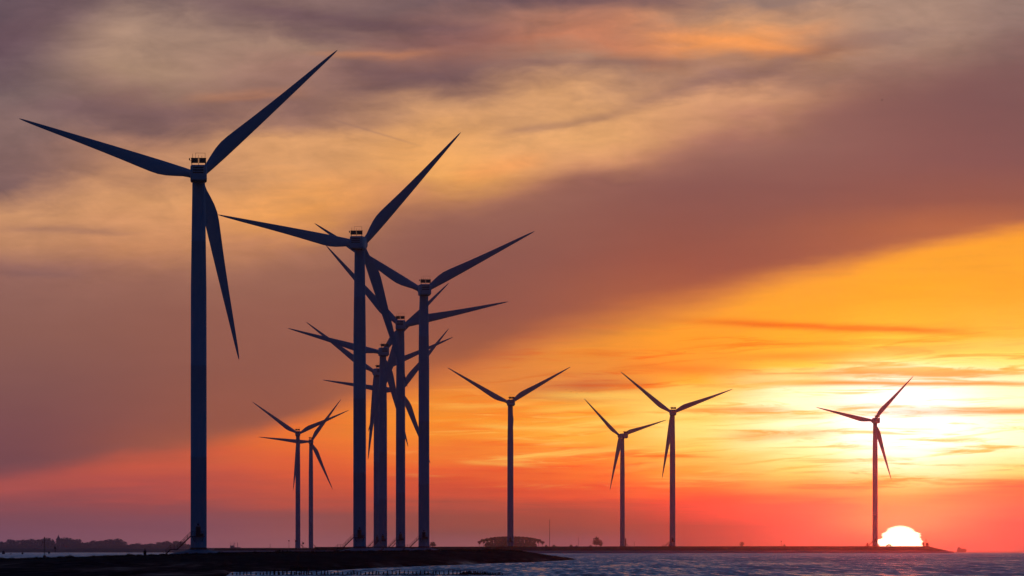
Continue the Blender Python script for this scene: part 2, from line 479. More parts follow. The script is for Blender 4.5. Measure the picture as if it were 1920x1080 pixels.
# ------------------------------------------------------------------ mesh helpers
class MB:
    def __init__(s):
        s.v = []
        s.f = []

    def add(s, vs, fs):
        o = len(s.v)
        s.v += [tuple(v) for v in vs]
        s.f += [tuple(i + o for i in f) for f in fs]

    def box(s, c, d, rot=None, bev=0.0):
        hx, hy, hz = d[0] / 2, d[1] / 2, d[2] / 2
        bm = bmesh.new()
        bmesh.ops.create_cube(bm, size=1)
        bmesh.ops.scale(bm, vec=d, verts=bm.verts)
        if bev:
            bmesh.ops.bevel(bm, geom=bm.edges[:], offset=bev, segments=2, affect='EDGES', profile=0.6)
        mt = Matrix.Translation(c) @ (rot.to_4x4() if rot else Matrix.Identity(4))
        bm.verts.index_update()
        s.add([mt @ v.co for v in bm.verts], [[v.index for v in f.verts] for f in bm.faces])
        bm.free()

    def tube(s, a, b, r0, r1=None, n=8, cap=True):
        a, b = Vector(a), Vector(b)
        r1 = r0 if r1 is None else r1
        q = (b - a).to_track_quat('Z', 'Y')
        vs = []
        for p, r in ((a, r0), (b, r1)):
            for k in range(n):
                t = 2 * math.pi * k / n
                vs.append(p + q @ Vector((r * math.cos(t), r * math.sin(t), 0)))
        fs = [(k, (k + 1) % n, n + (k + 1) % n, n + k) for k in range(n)]
        if cap:
            fs += [tuple(range(n - 1, -1, -1)), tuple(range(n, 2 * n))]
        s.add(vs, fs)

    def lathe(s, prof, n=48, c=(0, 0, 0)):
        vs = []
        for r, z in prof:
            for k in range(n):
                t = 2 * math.pi * k / n
                vs.append((c[0] + r * math.cos(t), c[1] + r * math.sin(t), c[2] + z))
        fs = []
        for j in range(len(prof) - 1):
            for k in range(n):
                k2 = (k + 1) % n
                fs.append((j * n + k, j * n + k2, (j + 1) * n + k2, (j + 1) * n + k))
        fs.append(tuple(range(n - 1, -1, -1)))
        fs.append(tuple((len(prof) - 1) * n + k for k in range(n)))
        s.add(vs, fs)

    def loft(s, rings, cap=True):
        n = len(rings[0])
        vs = [p for r in rings for p in r]
        fs = []
        for j in range(len(rings) - 1):
            for k in range(n):
                k2 = (k + 1) % n
                fs.append((j * n + k, j * n + k2, (j + 1) * n + k2, (j + 1) * n + k))
        if cap:
            fs.append(tuple(range(n - 1, -1, -1)))
            fs.append(tuple((len(rings) - 1) * n + k for k in range(n)))
        s.add(vs, fs)

    def mesh(s, name, m, smooth=False):
        me = bpy.data.meshes.new(name)
        me.from_pydata(s.v, [], s.f)
        bm = bmesh.new()
        bm.from_mesh(me)
        bmesh.ops.recalc_face_normals(bm, faces=bm.faces)
        bm.to_mesh(me)
        bm.free()
        me.materials.append(m)
        if smooth:
            me.shade_smooth()
            me.set_sharp_from_angle(angle=R(40))
        return me

    def build(s, name, m, parent=None, smooth=False, loc=None):
        o = bpy.data.objects.new(name, s.mesh(name, m, smooth))
        COL.objects.link(o)
        o.parent = parent
        if loc is not None:
            o.location = loc
        return o


def tag(o, label=None, cat=None, group=None, kind=None):
    if label: o['label'] = label
    if cat: o['category'] = cat
    if group: o['group'] = group
    if kind: o['kind'] = kind
    return o


def empty(name, loc=(0, 0, 0), label=None, cat=None, group=None):
    o = bpy.data.objects.new(name, None)
    COL.objects.link(o)
    o.location = loc
    o.empty_display_size = 0.5
    return tag(o, label, cat, group)


def copy_tree(o, parent=None):
    c = o.copy()
    COL.objects.link(c)
    c.parent = parent
    kids[c] = []
    for ch in kids.get(o, []):
        kids[c].append(copy_tree(ch, c))
    return c


kids = {}


def remember(root):
    for o in bpy.data.objects:
        if o.parent:
            kids.setdefault(o.parent, [])
            if o not in kids[o.parent]:
                kids[o.parent].append(o)


# ------------------------------------------------------------------ sea
def build_sea():
    ns = 144
    rad = [0, 6, 15, 30, 60, 120, 200, 300, 400, 480] + list(np.geomspace(560, 9000, 90))
    vs, fs = [(0, 0, 0)], []
    for r in rad[1:]:
        for k in range(ns):
            t = 2 * math.pi * k / ns
            vs.append((r * math.cos(t), r * math.sin(t), float(zw(r))))
    for k in range(ns):
        fs.append((0, 1 + k, 1 + (k + 1) % ns))
    for j in range(len(rad) - 2):
        a, b = 1 + j * ns, 1 + (j + 1) * ns
        for k in range(ns):
            k2 = (k + 1) % ns
            fs.append((a + k, b + k, b + k2, a + k2))
    me = bpy.data.meshes.new('water')
    me.from_pydata(vs, [], fs)
    me.shade_smooth()
    m = bpy.data.materials.new('sea_water')
    m.use_nodes = True
    t = m.node_tree
    E.nt = t
    b = t.nodes['Principled BSDF']
    b.inputs['Base Color'].default_value = (0.012, 0.018, 0.03, 1)
    b.inputs['Roughness'].default_value = 0.2
    b.inputs['IOR'].default_value = 1.333
    tcn = t.nodes.new('ShaderNodeTexCoord')
    sp = t.nodes.new('ShaderNodeSeparateXYZ')
    t.links.new(tcn.outputs['Object'], sp.inputs[0])
    x, y = E(sp.outputs[0]), E(sp.outputs[1])
    a = noise(x * 0.8, y * 0.034, 4, 0.6)
    c = noise(x * 1.6 + 40.0, y * 0.06 + 3.0, 3, 0.6)
    g = noise(x * 0.02 + 11.0, y * 0.0022 + 5.0, 3, 0.5)
    d2 = noise(x * 0.17 + 5.0, y * 0.007 + 31.0, 4, 0.6)
    sy = ((a * 0.85 + c * 0.45 + d2 * 0.6 + g * 0.2 + 0.17) * (1 - smooth(y, 1200, 5500) * 0.72)).max(0.004)
    sx = (noise(x * 0.5 + 71.0, y * 0.03 + 13.0, 3, 0.6)) * 0.25
    nv = t.nodes.new('ShaderNodeVectorMath')
    nv.operation = 'NORMALIZE'
    t.links.new(vec(sx, sy * -1.0, 1.0), nv.inputs[0])
    t.links.new(nv.outputs[0], b.inputs['Normal'])
    me.materials.append(m)
    o = bpy.data.objects.new('water', me)
    COL.objects.link(o)
    tag(o, kind='structure')


build_sea()


# ------------------------------------------------------------------ land
def fbm(x, y, seed, octv=4):
    """value noise on numpy arrays, about -0.5..0.5"""
    out = np.zeros_like(x)
    amp, tot = 1.0, 0.0
    r = np.random.default_rng(seed)
    tab = r.random((256, 256))
    for o in range(octv):
        xs, ys = x * 2 ** o + 17.3 * o, y * 2 ** o + 9.1 * o
        xi, yi = np.floor(xs).astype(int), np.floor(ys).astype(int)
        u, v = xs - xi, ys - yi
        u, v = u * u * (3 - 2 * u), v * v * (3 - 2 * v)
        g = lambda i, j: tab[(xi + i) % 256, (yi + j) % 256]
        out += amp * ((g(0, 0) * (1 - u) + g(1, 0) * u) * (1 - v) + (g(0, 1) * (1 - u) + g(1, 1) * u) * v - 0.5)
        tot += amp
        amp *= 0.5
    return out / tot


def sst(a, b, x):
    t = np.clip((x - a) / (b - a), 0, 1)
    return t * t * (3 - 2 * t)


S_PX = [420, 435, 500, 578, 640, 700, 800, 850, 900, 1000, 1060, 1085, 1100]
S_D = [560, 695, 712, 727, 762, 831, 930, 975, 1058, 1180, 1350, 1480, 1500]
C_PX = [-700, -100, 0, 60, 110, 160, 215, 270, 330, 400, 450, 510, 600, 660, 740, 800, 850, 900, 960, 985, 1010, 1040, 1060, 1085]
C_Y = [1052, 1048.6, 1048.6, 1047, 1045.5, 1044.6, 1042.4, 1041.6, 1040.2, 1038.5, 1037, 1035.6, 1035.2, 1034, 1033.4, 1032.6, 1032,
       1031.5, 1031.6, 1033.5, 1038, 1043, 1045.5, 1049]
CD_PX = [-700, 420, 600, 700, 800, 900, 960, 1010, 1060, 1085]
CD_D = [1000, 1000, 1020, 1080, 1150, 1250, 1320, 1360, 1420, 1481]
DK_PX = [600, 957, 1260, 1641, 1740, 1800]
DK_D = [3330, 3490, 3820, 4095, 4180, 4230]


def land_height(px, D):
    x = (px - 960) / F * D
    w = zw(D)
    under = w - 1.2
    z = np.array(under)
    # the near shore and its spit
    Ds = np.interp(px, S_PX, S_D)
    Dc = np.interp(px, CD_PX, CD_D)
    zc = CAMH - (np.interp(px, C_PX, C_Y) - EYE) / F * Dc
    t = np.clip((D - Ds) / np.maximum(Dc - Ds, 1), 0, 1)
    rise = np.where(px < 560, sst(0.5, 1.0, t) * 0.86 + t * 0.14, t ** 0.8)
    spit = w + 0.08 + (zc - w - 0.08) * rise
    back = np.where(px < 345, zc - sst(0, 220, D - Dc) * 4.0, zc - sst(0, 120, D - Dc) * 0.25)
    near = np.where(D < Ds, np.maximum(under, w + (D - Ds) * 0.03), np.where(D < Dc, spit, back))
    near = near + np.where((D > Ds + 8), fbm(x / 3.2, D / 26, 3, 5) * 0.34, 0) * sst(0, 60, D - Ds) * np.where(px > 1000, 0.6, 1.0)
    near = near + sst(0.15, 0.35, fbm(x / 14, D / 60, 8, 3)) * 0.0
    near = np.where(D > Ds + 6, np.maximum(near, w + 0.04 + np.clip((D - Ds) / 400, 0, 0.3)), near)
    # pool on the foreshore
    pool = sst(98, 125, px) * (1 - sst(265, 300, px)) * sst(624, 629, D) * (1 - sst(641, 647, D))
    near = near * (1 - pool) + (w - 0.3) * pool
    far_end = np.where(px > 940, 1560 + (px - 940) * 0.0, 3700)
    near = np.where(px > 1092, under, near)
    plate = CAMH - (np.where(px < 640, 1036.5, np.interp(D, [1200, 2000, 2300, 2800, 3400, 5200], [1036.5, 1034.5, 1032.5, 1030.5, 1029.5, 1029])) - EYE) / F * D
    plate = plate + fbm(x / 9, D / 40, 5, 3) * 0.12
    behind = np.where((px > 345) & (px < 962) & (D > Dc), np.minimum(plate, zc + (D - Dc) * 0.004), under)
    behind = np.where(px < 430, behind - sst(430, 345, px) * sst(1400, 1700, D) * 4.0, behind)
    z = np.where(D < 1700, near, np.maximum(under, behind))
    blend = sst(1450, 1700, D)
    z = np.where((D > 1200) & (D <= 1700), near * (1 - blend) + np.maximum(under, behind) * blend, z)
    z = np.where((D > 1480) & (px > 962), under, z)
    # the long dike carrying the far turbines
    Df = np.interp(px, DK_PX, DK_D)
    top = CAMH - (np.interp(px, [600, 957, 1300, 1740, 1786], [1025.6, 1024.8, 1024.3, 1023.9, 1036.4]) - EYE) / F * (Df + 24)
    s = (D - Df)
    dike = np.where(s < 0, np.maximum(under, w + s * 0.2), w + (top - w) * sst(-6, 24, s) * np.clip(s / 24, 0, 1))
    dike = np.where(s > 24, top, dike)
    dike = dike + np.where(s > 20, fbm(x / 7, D / 30, 9, 3) * 0.12, 0)
    dike = np.where((px < 590) | (px > 1790) | (D > 5300), under, dike)
    z = np.maximum(z, dike)
    # low far bank on the left, by the two small turbines
    sl = D - 4300
    bank_top = CAMH - (np.interp(px, [-700, 0, 330, 400, 700], [1029.5, 1029.3, 1029.6, 1028.6, 1028.4]) - EYE) / F * 5200
    bank = np.where((px < 720) & (px > 400), w + (bank_top - w) * sst(0, 40, sl), under)
    z = np.where(sl > 0, np.maximum(z, bank), z)
    return np.maximum(z, under)


def build_land():
    pxs = np.concatenate([np.arange(-700, -40, 20), np.arange(-40, 1110, 2.5), np.arange(1110, 1830, 6)])
    Ds = np.concatenate([np.arange(560, 620, 10), np.arange(620, 650, 2.5), np.arange(650, 1000, 5), np.arange(1000, 1500, 6), np.arange(1500, 1720, 20), np.arange(1720, 3300, 60),
                         np.arange(3300, 4270, 6), np.arange(4270, 4320, 10), np.arange(4320, 5200, 80), np.arange(5190, 5260, 10),
                         np.arange(5260, 6600, 100)])
    PX, DD = np.meshgrid(pxs, Ds)
    Z = land_height(PX, DD)
    XX = (PX - 960) / F * DD
    nr, nc = PX.shape
    dry = (Z - zw(DD)) > -0.9
    keep = dry[:-1, :-1] | dry[1:, :-1] | dry[:-1, 1:] | dry[1:, 1:]
    idx = np.arange(nr * nc).reshape(nr, nc)
    q = np.stack([idx[:-1, :-1], idx[:-1, 1:], idx[1:, 1:], idx[1:, :-1]], -1)[keep]
    used = np.unique(q)
    remap = -np.ones(nr * nc, int)
    remap[used] = np.arange(len(used))
    co = np.stack([XX.ravel(), DD.ravel(), Z.ravel()], -1)[used]
    q = remap[q]
    me = bpy.data.meshes.new('ground')
    me.vertices.add(len(co))
    me.vertices.foreach_set('co', co.ravel())
    me.loops.add(q.size)
    me.loops.foreach_set('vertex_index', q.ravel())
    me.polygons.add(len(q))
    me.polygons.foreach_set('loop_start', np.arange(len(q)) * 4)
    me.update(calc_edges=True)
    me.validate()
    me.shade_smooth()
    # material: dark turf, wet mud and basalt, pale armour stone at the foot of the dike
    m = bpy.data.materials.new('shore_ground')
    m.use_nodes = True
    t = m.node_tree
    E.nt = t
    b = t.nodes['Principled BSDF']
    tcn = t.nodes.new('ShaderNodeTexCoord')
    sp = t.nodes.new('ShaderNodeSeparateXYZ')
    t.links.new(tcn.outputs['Object'], sp.inputs[0])
    x, y, z = (E(o) for o in sp.outputs)
    n1 = noise(x * 0.5, y * 0.05, 6, 0.6)
    n2 = noise(x * 0.07 + 3.0, y * 0.012, 4, 0.5)
    hgt = z + y * y * (1 / (2 * EARTH))
    turf = cmix((0.006, 0.014, 0.015), (0.018, 0.036, 0.036), smooth(n1 + n2, -0.25, 0.3))
    rock = cmix((0.010, 0.010, 0.011), (0.05, 0.05, 0.055), smooth(n1 - n2 * 0.5, -0.1, 0.35))
    c = cmix(rock, turf, smooth(hgt + n2 * 0.5, 0.5, 1.1))
    pale = (1 - smooth(hgt + n1 * 0.3, 1.5, 2.0)) * smooth(y, 3000, 3200)
    c = cmix(c, (0.34, 0.32, 0.31), pale)
    t.links.new(c, b.inputs['Base Color'])
    wet = (1 - smooth(hgt, 0.2, 0.9)) * smooth(n2 + n1 * 0.3, 0.0, 0.3)
    t.links.new((0.9 - wet * 0.5).s, b.inputs['Roughness'])
    t.links.new((wet * 0.03).s, b.inputs['Specular IOR Level'])
    me.materials.append(m)
    o = bpy.data.objects.new('ground', me)
    COL.objects.link(o)
    tag(o, kind='structure')


build_land()


def ground_z(px, D):
    return float(land_height(np.array([float(px)]), np.array([float(D)]))[0])


def build_far_land():
    """flat polder far behind the dike, with the far woods standing on it"""
    pxs = np.arange(-900, 1500, 20.0)
    Ds = np.array([8600, 8640, 8700, 9200, 10000, 12000, 15000, 18500.0])
    PX, DD = np.meshgrid(pxs, Ds)
    Z = np.full_like(PX, 0.9) + fbm(PX / 60, DD / 900, 21, 3) * 1.2
    Z[0] = -7
    edge = sst(-900, -800, PX) * (1 - sst(1440, 1490, PX))
    Z = Z * edge + (-7) * (1 - edge)
    nr, nc = PX.shape
    vs = np.stack([(PX - 960) / F * DD, DD, Z], -1).reshape(-1, 3).tolist()
    fs = [(j * nc + i, j * nc + i + 1, (j + 1) * nc + i + 1, (j + 1) * nc + i) for j in range(nr - 1) for i in range(nc - 1)]
    b = MB()
    b.add(vs, fs)
    o = b.build('far_land', mat('polder_turf', (0.03, 0.034, 0.02), 0.95, 0.1, var=0.4, scale=0.02), smooth=True)
    tag(o, kind='structure')


build_far_land()


# coarse grass along the crest of the spit
def build_grass():
    b = MB()
    r = random.Random(5)
    for k in range(9000):
        px = r.uniform(-40, 1075)
        Dc = float(np.interp(px, CD_PX, CD_D))
        D = Dc + r.gauss(0, 14) - 4
        x = (px - 960) / F * D
        z = ground_z(px, D) - 0.03
        patch = math.sin(px * 0.11) + math.sin(px * 0.047 + 2) + math.sin(px * 0.29 + 1)
        h = r.uniform(0.08, 0.26) * (1.0 + 0.5 * max(0, patch)) * (0.5 if px > 980 else 1)
        w = r.uniform(0.03, 0.10)
        ln = r.uniform(-0.12, 0.12)
        dyy = r.uniform(-0.06, 0.06)
        b.add([(x - w, D - dyy, z), (x + w, D + dyy, z), (x + w * 0.5 + ln * 0.5, D, z + h * 0.6), (x + ln, D, z + h)],
              [(0, 1, 2, 3)])
    o = b.build('grass', M['grass'])
    tag(o, 'coarse dark grass tufts along the crest of the near shore', 'grass', kind='stuff')


build_grass()


# ------------------------------------------------------------------ wind turbines
H0 = 90.0


def blade_mesh():
    #      r,   leading, trailing, thickness, twist(deg)
    st = [(1.0, 0.95, -0.95, 1.90, 20), (2.2, 0.95, -1.00, 1.85, 19), (3.6, 1.00, -1.25, 1.65, 18), (5.5, 1.02, -1.80, 1.30, 15),
          (7.5, 1.02, -2.30, 1.05, 13), (9.5, 1.00, -2.55, 0.88, 11), (11.5, 0.97, -2.50, 0.76, 9.5), (14.5, 0.92, -2.25, 0.62, 8),
          (19, 0.83, -1.85, 0.48, 6), (24, 0.72, -1.48, 0.38, 4.5), (29, 0.60, -1.15, 0.30, 3), (34, 0.47, -0.86, 0.22, 2),
          (38.5, 0.35, -0.60, 0.16, 1), (42, 0.25, -0.38, 0.11, 0.4), (44, 0.17, -0.2, 0.07, 0), (44.8, 0.08, -0.08, 0.04, 0),
          (45.0, 0.01, -0.02, 0.02, 0)]
    rings = []
    n = 20
    for r, le, te, th, tw in st:
        c = le - te
        mid = (le + te) / 2
        ring = []
        rnd = max(0, min(1, (5.5 - r) / 3.5))
        for k in range(n):
            a = 2 * math.pi * k / n
            u = math.cos(a)
            v = math.sin(a)
            # rounded nose at the leading edge, thin trailing edge
            fat = v * (rnd + (1 - rnd) * (0.30 + 0.70 * ((u + 1) / 2) ** 0.7))
            px, py = mid + u * c / 2, fat * th / 2
            t = R(tw)
            ring.append((px * math.cos(t) - py * math.sin(t), px * math.sin(t) + py * math.cos(t) - 0.0009 * r * r * 0.4, r))
        rings.append(ring)
    b = MB()
    b.loft(rings)
    return b


def build_stair():
    """steel stair from the door platform down to a landing and on to the ground, going left"""
    s = MB()
    x0, z0 = -1.75, 3.05
    x1, z1 = -4.95, -0.1
    x2 = -6.5
    x3, z3 = -7.7, -1.3
    for y in (-0.45, 0.45):
        for (xa, za, xb, zb) in ((x0, z0, x1, z1), (x1, z1, x2, z1), (x2, z1, x3, z3)):
            d = Vector((xb - xa, 0, zb - za))
            ang = math.atan2(-d.z, d.x)
            s.box(((xa + xb) / 2, y, (za + zb) / 2), (d.length + 0.05, 0.06, 0.28), Matrix.Rotation(ang, 3, 'Y'))
    for k in range(15):
        t = (k + 0.5) / 15
        s.box((x0 + (x1 - x0) * t, 0, z0 + (z1 - z0) * t), (0.24, 0.82, 0.04))
    s.box(((x1 + x2) / 2, 0, z1 + 0.1), (1.5, 0.82, 0.04))
    for k in range(5):
        t = (k + 0.5) / 5
        s.box((x2 + (x3 - x2) * t, 0, z1 + (z3 - z1) * t), (0.24, 0.82, 0.04))
    rails = []
    for y in (-0.49, 0.49):
        r = MB()
        for off in (1.0, 0.55):
            r.tube((x0, y, z0 + off), (x1, y, z1 + off), 0.035, n=6)
            r.tube((x1, y, z1 + off), (x2, y, z1 + off), 0.035, n=6)
            r.tube((x2, y, z1 + off), (x3, y, z3 + off), 0.035, n=6)
        for t in (0, 0.25, 0.5, 0.75, 1):
            x, z = x0 + (x1 - x0) * t, z0 + (z1 - z0) * t
            r.tube((x, y, z), (x, y, z + 1.0), 0.03, n=6)
        for x, z in ((-5.7, z1), (x2, z1), (x3, z3)):
            r.tube((x, y, z), (x, y, z + 1.0), 0.03, n=6)
        rails.append(r)
    return s, rails


def build_turbine():
    root = empty('wind_turbine')
    # mound and foundation
    b = MB()
    prof = [(9.0, -1.75), (7.0, -1.2), (4.5, -0.65), (2.9, -0.34), (2.6, -0.30), (2.6, -0.16)]
    b.lathe(prof, 40)
    b.build('foundation', M['concrete'], root, True)
    # tower
    b = MB()
    prof = [(1.93, 0.1), (1.92, 22), (1.925, 22.02), (1.925, 22.2), (1.915, 22.22), (1.90, 44), (1.905, 44.02), (1.905, 44.2),
            (1.895, 44.22), (1.87, 63), (1.80, 68), (1.72, 74), (1.725, 74.02), (1.725, 74.2), (1.715, 74.22), (1.62, 81), (1.54, 86.0), (1.53, H0 - 1.9)]
    b.lathe(prof, 64)
    tower = b.build('tower', M['paint'], root, True)
    b = MB()
    b.lathe([(2.15, -0.16), (2.15, 0.08), (2.02, 0.12), (2.02, 0.26), (1.9, 0.30)], 64)
    b.build('base_flange', M['dark'], root, True)
    # entrance: door, platform, lamp, stair
    b = MB()
    b.box((0.0, -1.93, 4.15), (0.95, 0.14, 2.1), bev=0.04)
    b.box((0.0, -1.96, 4.15), (1.15, 0.10, 2.35), bev=0.03)
    b.build('door', M['dark'], root)
    b = MB()
    b.box((0, -1.95, 5.85), (0.5, 0.3, 0.28), bev=0.05)
    b.tube((0, -2.15, 5.72), (0, -2.2, 5.55), 0.12, 0.16, 10)
    b.build('door_lamp', M['dark'], root)
    b = MB()
    b.box((0.0, -2.55, 2.96), (3.1, 1.5, 0.16))
    for x in (-1.3, 1.3):
        b.tube((x, -3.1, 2.9), (x * 0.7, -1.85, 1.7), 0.07, n=6)
    plat = b.build('platform', M['dark'], root)
    b = MB()
    for z in (3.55, 4.05):
        b.tube((-1.5, -3.28, z), (1.5, -3.28, z), 0.035, n=6)
        b.tube((1.5, -3.28, z), (1.5, -1.6, z), 0.035, n=6)
    for x in (-1.5, -0.75, 0, 0.75, 1.5):
        b.tube((x, -3.28, 3.0), (x, -3.28, 4.05), 0.03, n=6)
    b.box((0.9, -3.2, 3.35), (0.9, 0.1, 0.6), bev=0.02)
    b.build('railing', M['dark'], plat)
    s, rails = build_stair()
    st = s.build('stair', M['dark'], root, loc=(0, -2.5, 0))
    for r in rails:
        r.build('handrail', M['dark'], st)
    # nacelle
    sec = []
    for y, w, zt, zb, bev in ((-6.6, 3.5, 1.75, -1.45, 0.45), (-6.2, 3.85, 2.05, -1.62, 0.4), (-2.2, 3.95, 2.12, -1.78, 0.4),
                              (1.0, 3.9, 2.1, -1.78, 0.4), (2.3, 3.4, 1.75, -1.6, 0.6), (2.9, 2.9, 1.45, -1.4, 0.7)):
        hw = w / 2
        ring = []
        for cx, cz, a0 in ((hw - bev, zt - bev, 0), (-hw + bev, zt - bev, 90), (-hw + bev, zb + bev, 180), (hw - bev, zb + bev, 270)):
            for q in range(4):
                a = R(a0 + q * 30)
                ring.append((cx + bev * math.cos(a), y, cz + bev * math.sin(a)))
        sec.append(ring)
    b = MB()
    b.loft(sec)
    nac = b.build('nacelle', M['paint'], root, True, loc=(0, 0, H0))
    for z in (1.35, 0.78, 0.2):
        b = MB()
        b.box((-0.1, -6.61, z), (2.55, 0.10, 0.30), bev=0.03)
        b.build('louvre', M['dark'], nac)
    b = MB()
    b.box((0, -3.8, -1.82), (3.3, 2.6, 0.34), bev=0.1)
    b.build('belly_pan', M['dark'], nac)
    for x in (-0.95, 0.95):
        b = MB()
        b.box((x, -5.6, 3.06), (1.66, 0.5, 1.12), bev=0.05)
        for q in range(6):
            b.box((x, -5.86, 2.62 + q * 0.17), (1.5, 0.05, 0.06))
        b.build('cooler_panel', M['dark'], nac)
    b = MB()
    b.box((0, -5.6, 3.68), (3.66, 0.56, 0.10), bev=0.02)
    for x in (-1.6, 1.6):
        b.tube((x, -5.6, 1.95), (x, -5.6, 2.6), 0.09, n=8)
    b.tube((0, -5.6, 1.95), (0, -5.45, 3.7), 0.05, n=8)
    b.build('cooler_frame', M['dark'], nac)
    b = MB()
    b.tube((-1.42, -5.6, 3.7), (-1.42, -5.6, 4.75), 0.055, 0.03, 6)
    for x, h in ((-0.05, 4.4), (0.75, 4.25), (1.55, 4.9), (-0.72, 4.9)):
        b.tube((x, -5.5, 3.7), (x, -5.5, h), 0.035, n=6)
    b.tube((-0.75, -5.5, 4.88), (1.6, -5.5, 4.88), 0.035, n=6)
    b.build('mast_rail', M['dark'], nac)
    b = MB()
    b.tube((-1.8, -5.6, 3.0), (-2.1, -5.6, 3.05), 0.06, n=6)
    b.box((-2.15, -5.6, 3.4), (0.26, 0.3, 0.55), bev=0.06)
    b.build('warning_lamp', M['dark'], nac)
    # rotor: hub with three blades
    b = MB()
    prof = [(1.35, -1.3), (1.62, -0.9), (1.72, -0.1), (1.6, 0.9), (1.25, 1.7), (0.7, 2.2), (0.2, 2.4)]
    tmp = MB()
    tmp.lathe(prof, 32)
    b.add([(v[0], v[2], v[1]) for v in tmp.v], tmp.f)
    hub = b.build('hub', M['paint'], root, True, loc=(0, 4.4, H0))
    bm_ = blade_mesh().mesh('blade', M['blade'], True)
    for k in range(3):
        o = bpy.data.objects.new('blade', bm_)
        COL.objects.link(o)
        o.parent = hub
        o.rotation_euler = (0, R(-120 * k), 0)
    return root


proto = build_turbine()
remember(proto)
TURBINES = [
    # x, distance, base z, hub height, yaw, blade angle, turned stair, label
    (-74.80, 1358, 2.62, 89.21, -3, 162.4, 0, 'nearest and largest wind turbine, standing alone at the left on a pale mound'),
    (-45.66, 1705, 2.92, 90.96, 8, 168.0, 0, 'second largest wind turbine, its blade tip reaching toward the nearest tower'),
    (-30.92, 1997, 3.00, 90.04, -7, 148.3, 0, 'wind turbine with the rightmost tower of the crowded cluster, blades raised in a V'),
    (-45.39, 2317, 3.00, 90.21, 0, 132.8, 0, 'cluster wind turbine midway between its two tallest towers, right blade almost level'),
    (-59.31, 2614, 3.00, 89.54, -10, 165.9, 0, 'wind turbine right beside the second largest tower, left blade tip farthest left in the cluster'),
    (-69.53, 2937, 3.00, 90.13, -13, 144.7, 0, 'wind turbine half hidden behind its neighbour, nacelle peeking out low beside the second largest tower'),
    (-63.61, 3246, 3.00, 89.47, 0, 172.2, 0, 'wind turbine whose tower hides behind a cluster tower, lowest near level blade of the cluster'),
    (-171.12, 4547, 2.15, 91.52, 0, 145.0, 180, 'left one of two small distant wind turbines, one blade hanging along its tower'),
    (-172.24, 4873, 2.09, 91.22, -4, 174.7, 180, 'right one of the pair of small distant wind turbines, left blade level across its neighbour'),
    (-1.00, 3548, 3.50, 89.43, -9, 150.6, 0, 'lone wind turbine in front of the round grove, third blade hidden behind its tower'),
    (89.79, 4627, 3.65, 89.72, -27, 137.7, 180, 'smaller of the two wind turbines standing together right of the grove, blade touching its neighbour'),
    (109.31, 3874, 3.73, 90.79, -5, 141.4, 0, 'taller of the two wind turbines standing together right of the grove'),
    (264.96, 4151, 3.97, 91.27, -13, 167.4, 0, 'orange tinted wind turbine beside the setting sun at the far right'),
]
for i, (x, D, zb, H, yaw, ang, turn, label) in enumerate(TURBINES):
    t = proto if i == 0 else copy_tree(proto)
    tag(t, label, 'wind turbine', 'wind turbines along the dike')
    t.location = (x, D, zb)
    Ry = Matrix.Rotation(R(-yaw), 4, 'Z')
    for ch in kids[t]:
        nm = ch.name.split('.')[0]
        if nm == 'tower':
            ch.scale = (1, 1, (H - 1.9) / (H0 - 1.9))
        elif nm == 'nacelle':
            ch.matrix_local = Matrix.Translation((0, 0, H)) @ Ry
        elif nm == 'hub':
            ch.matrix_local = Matrix.Translation(Vector((0, 0, H)) + Ry @ Vector((0, 4.4, 0))) @ Ry @ Matrix.Rotation(R(90 - ang), 4, 'Y')
        elif nm in ('stair', 'platform', 'door', 'door_lamp') and turn:
            ch.matrix_local = Matrix.Rotation(R(turn), 4, 'Z') @ Matrix.Translation(ch.location)


# ------------------------------------------------------------------ trees
def crown_mesh(name, blobs, n, leaf, seed):
    r = random.Random(seed)
    b = MB()
    tot = sum(q[3] * q[4] for q in blobs)
    for (cx, cy, cz, rx, rz) in blobs:
        m = max(8, int(n * rx * rz / tot))
        for k in range(m):
            while True:
                u = Vector((r.uniform(-1, 1), r.uniform(-1, 1), r.uniform(-1, 1)))
                if 0.25 < u.length < 1:
                    break
            u = u * (r.uniform(0.85, 1.08))
            p = Vector((cx + u.x * rx, cy + u.y * rx, cz + u.z * rz))
            s = leaf * r.uniform(0.5, 1.3)
            q = Vector((r.gauss(0, 1), r.gauss(0, 1), r.gauss(0, 1))).normalized().to_track_quat('Z', 'Y')
            b.add([p + q @ Vector((-s, -s * 0.6, 0)), p + q @ Vector((s, -s * 0.5, 0)), p + q @ Vector((s * 0.6, s * 0.7, s * 0.2)),
                   p + q @ Vector((-s * 0.5, s * 0.6, s * 0.1))], [(0, 1, 2, 3)])
    return b.mesh(name, M['foliage'])


def trunk_mesh(h, r0, limbs, seed):
    r = random.Random(seed)
    b = MB()
    p = Vector((0, 0, -0.5))
    for k in range(4):
        q = Vector((r.uniform(-0.3, 0.3), r.uniform(-0.3, 0.3), h * (k + 1) / 4))
        b.tube(p, q, r0 * (1 - k * 0.2), r0 * (1 - (k + 1) * 0.2), 7)
        p = q
    for k in range(limbs):
        a = r.uniform(0, 6.28)
        z = h * r.uniform(0.5, 0.95)
        e = Vector((math.cos(a) * h * 0.35, math.sin(a) * h * 0.35, z + h * 0.35))
        b.tube((0, 0, z), e, r0 * 0.4, r0 * 0.15, 5)
    return b.mesh('trunk', M['bark'])


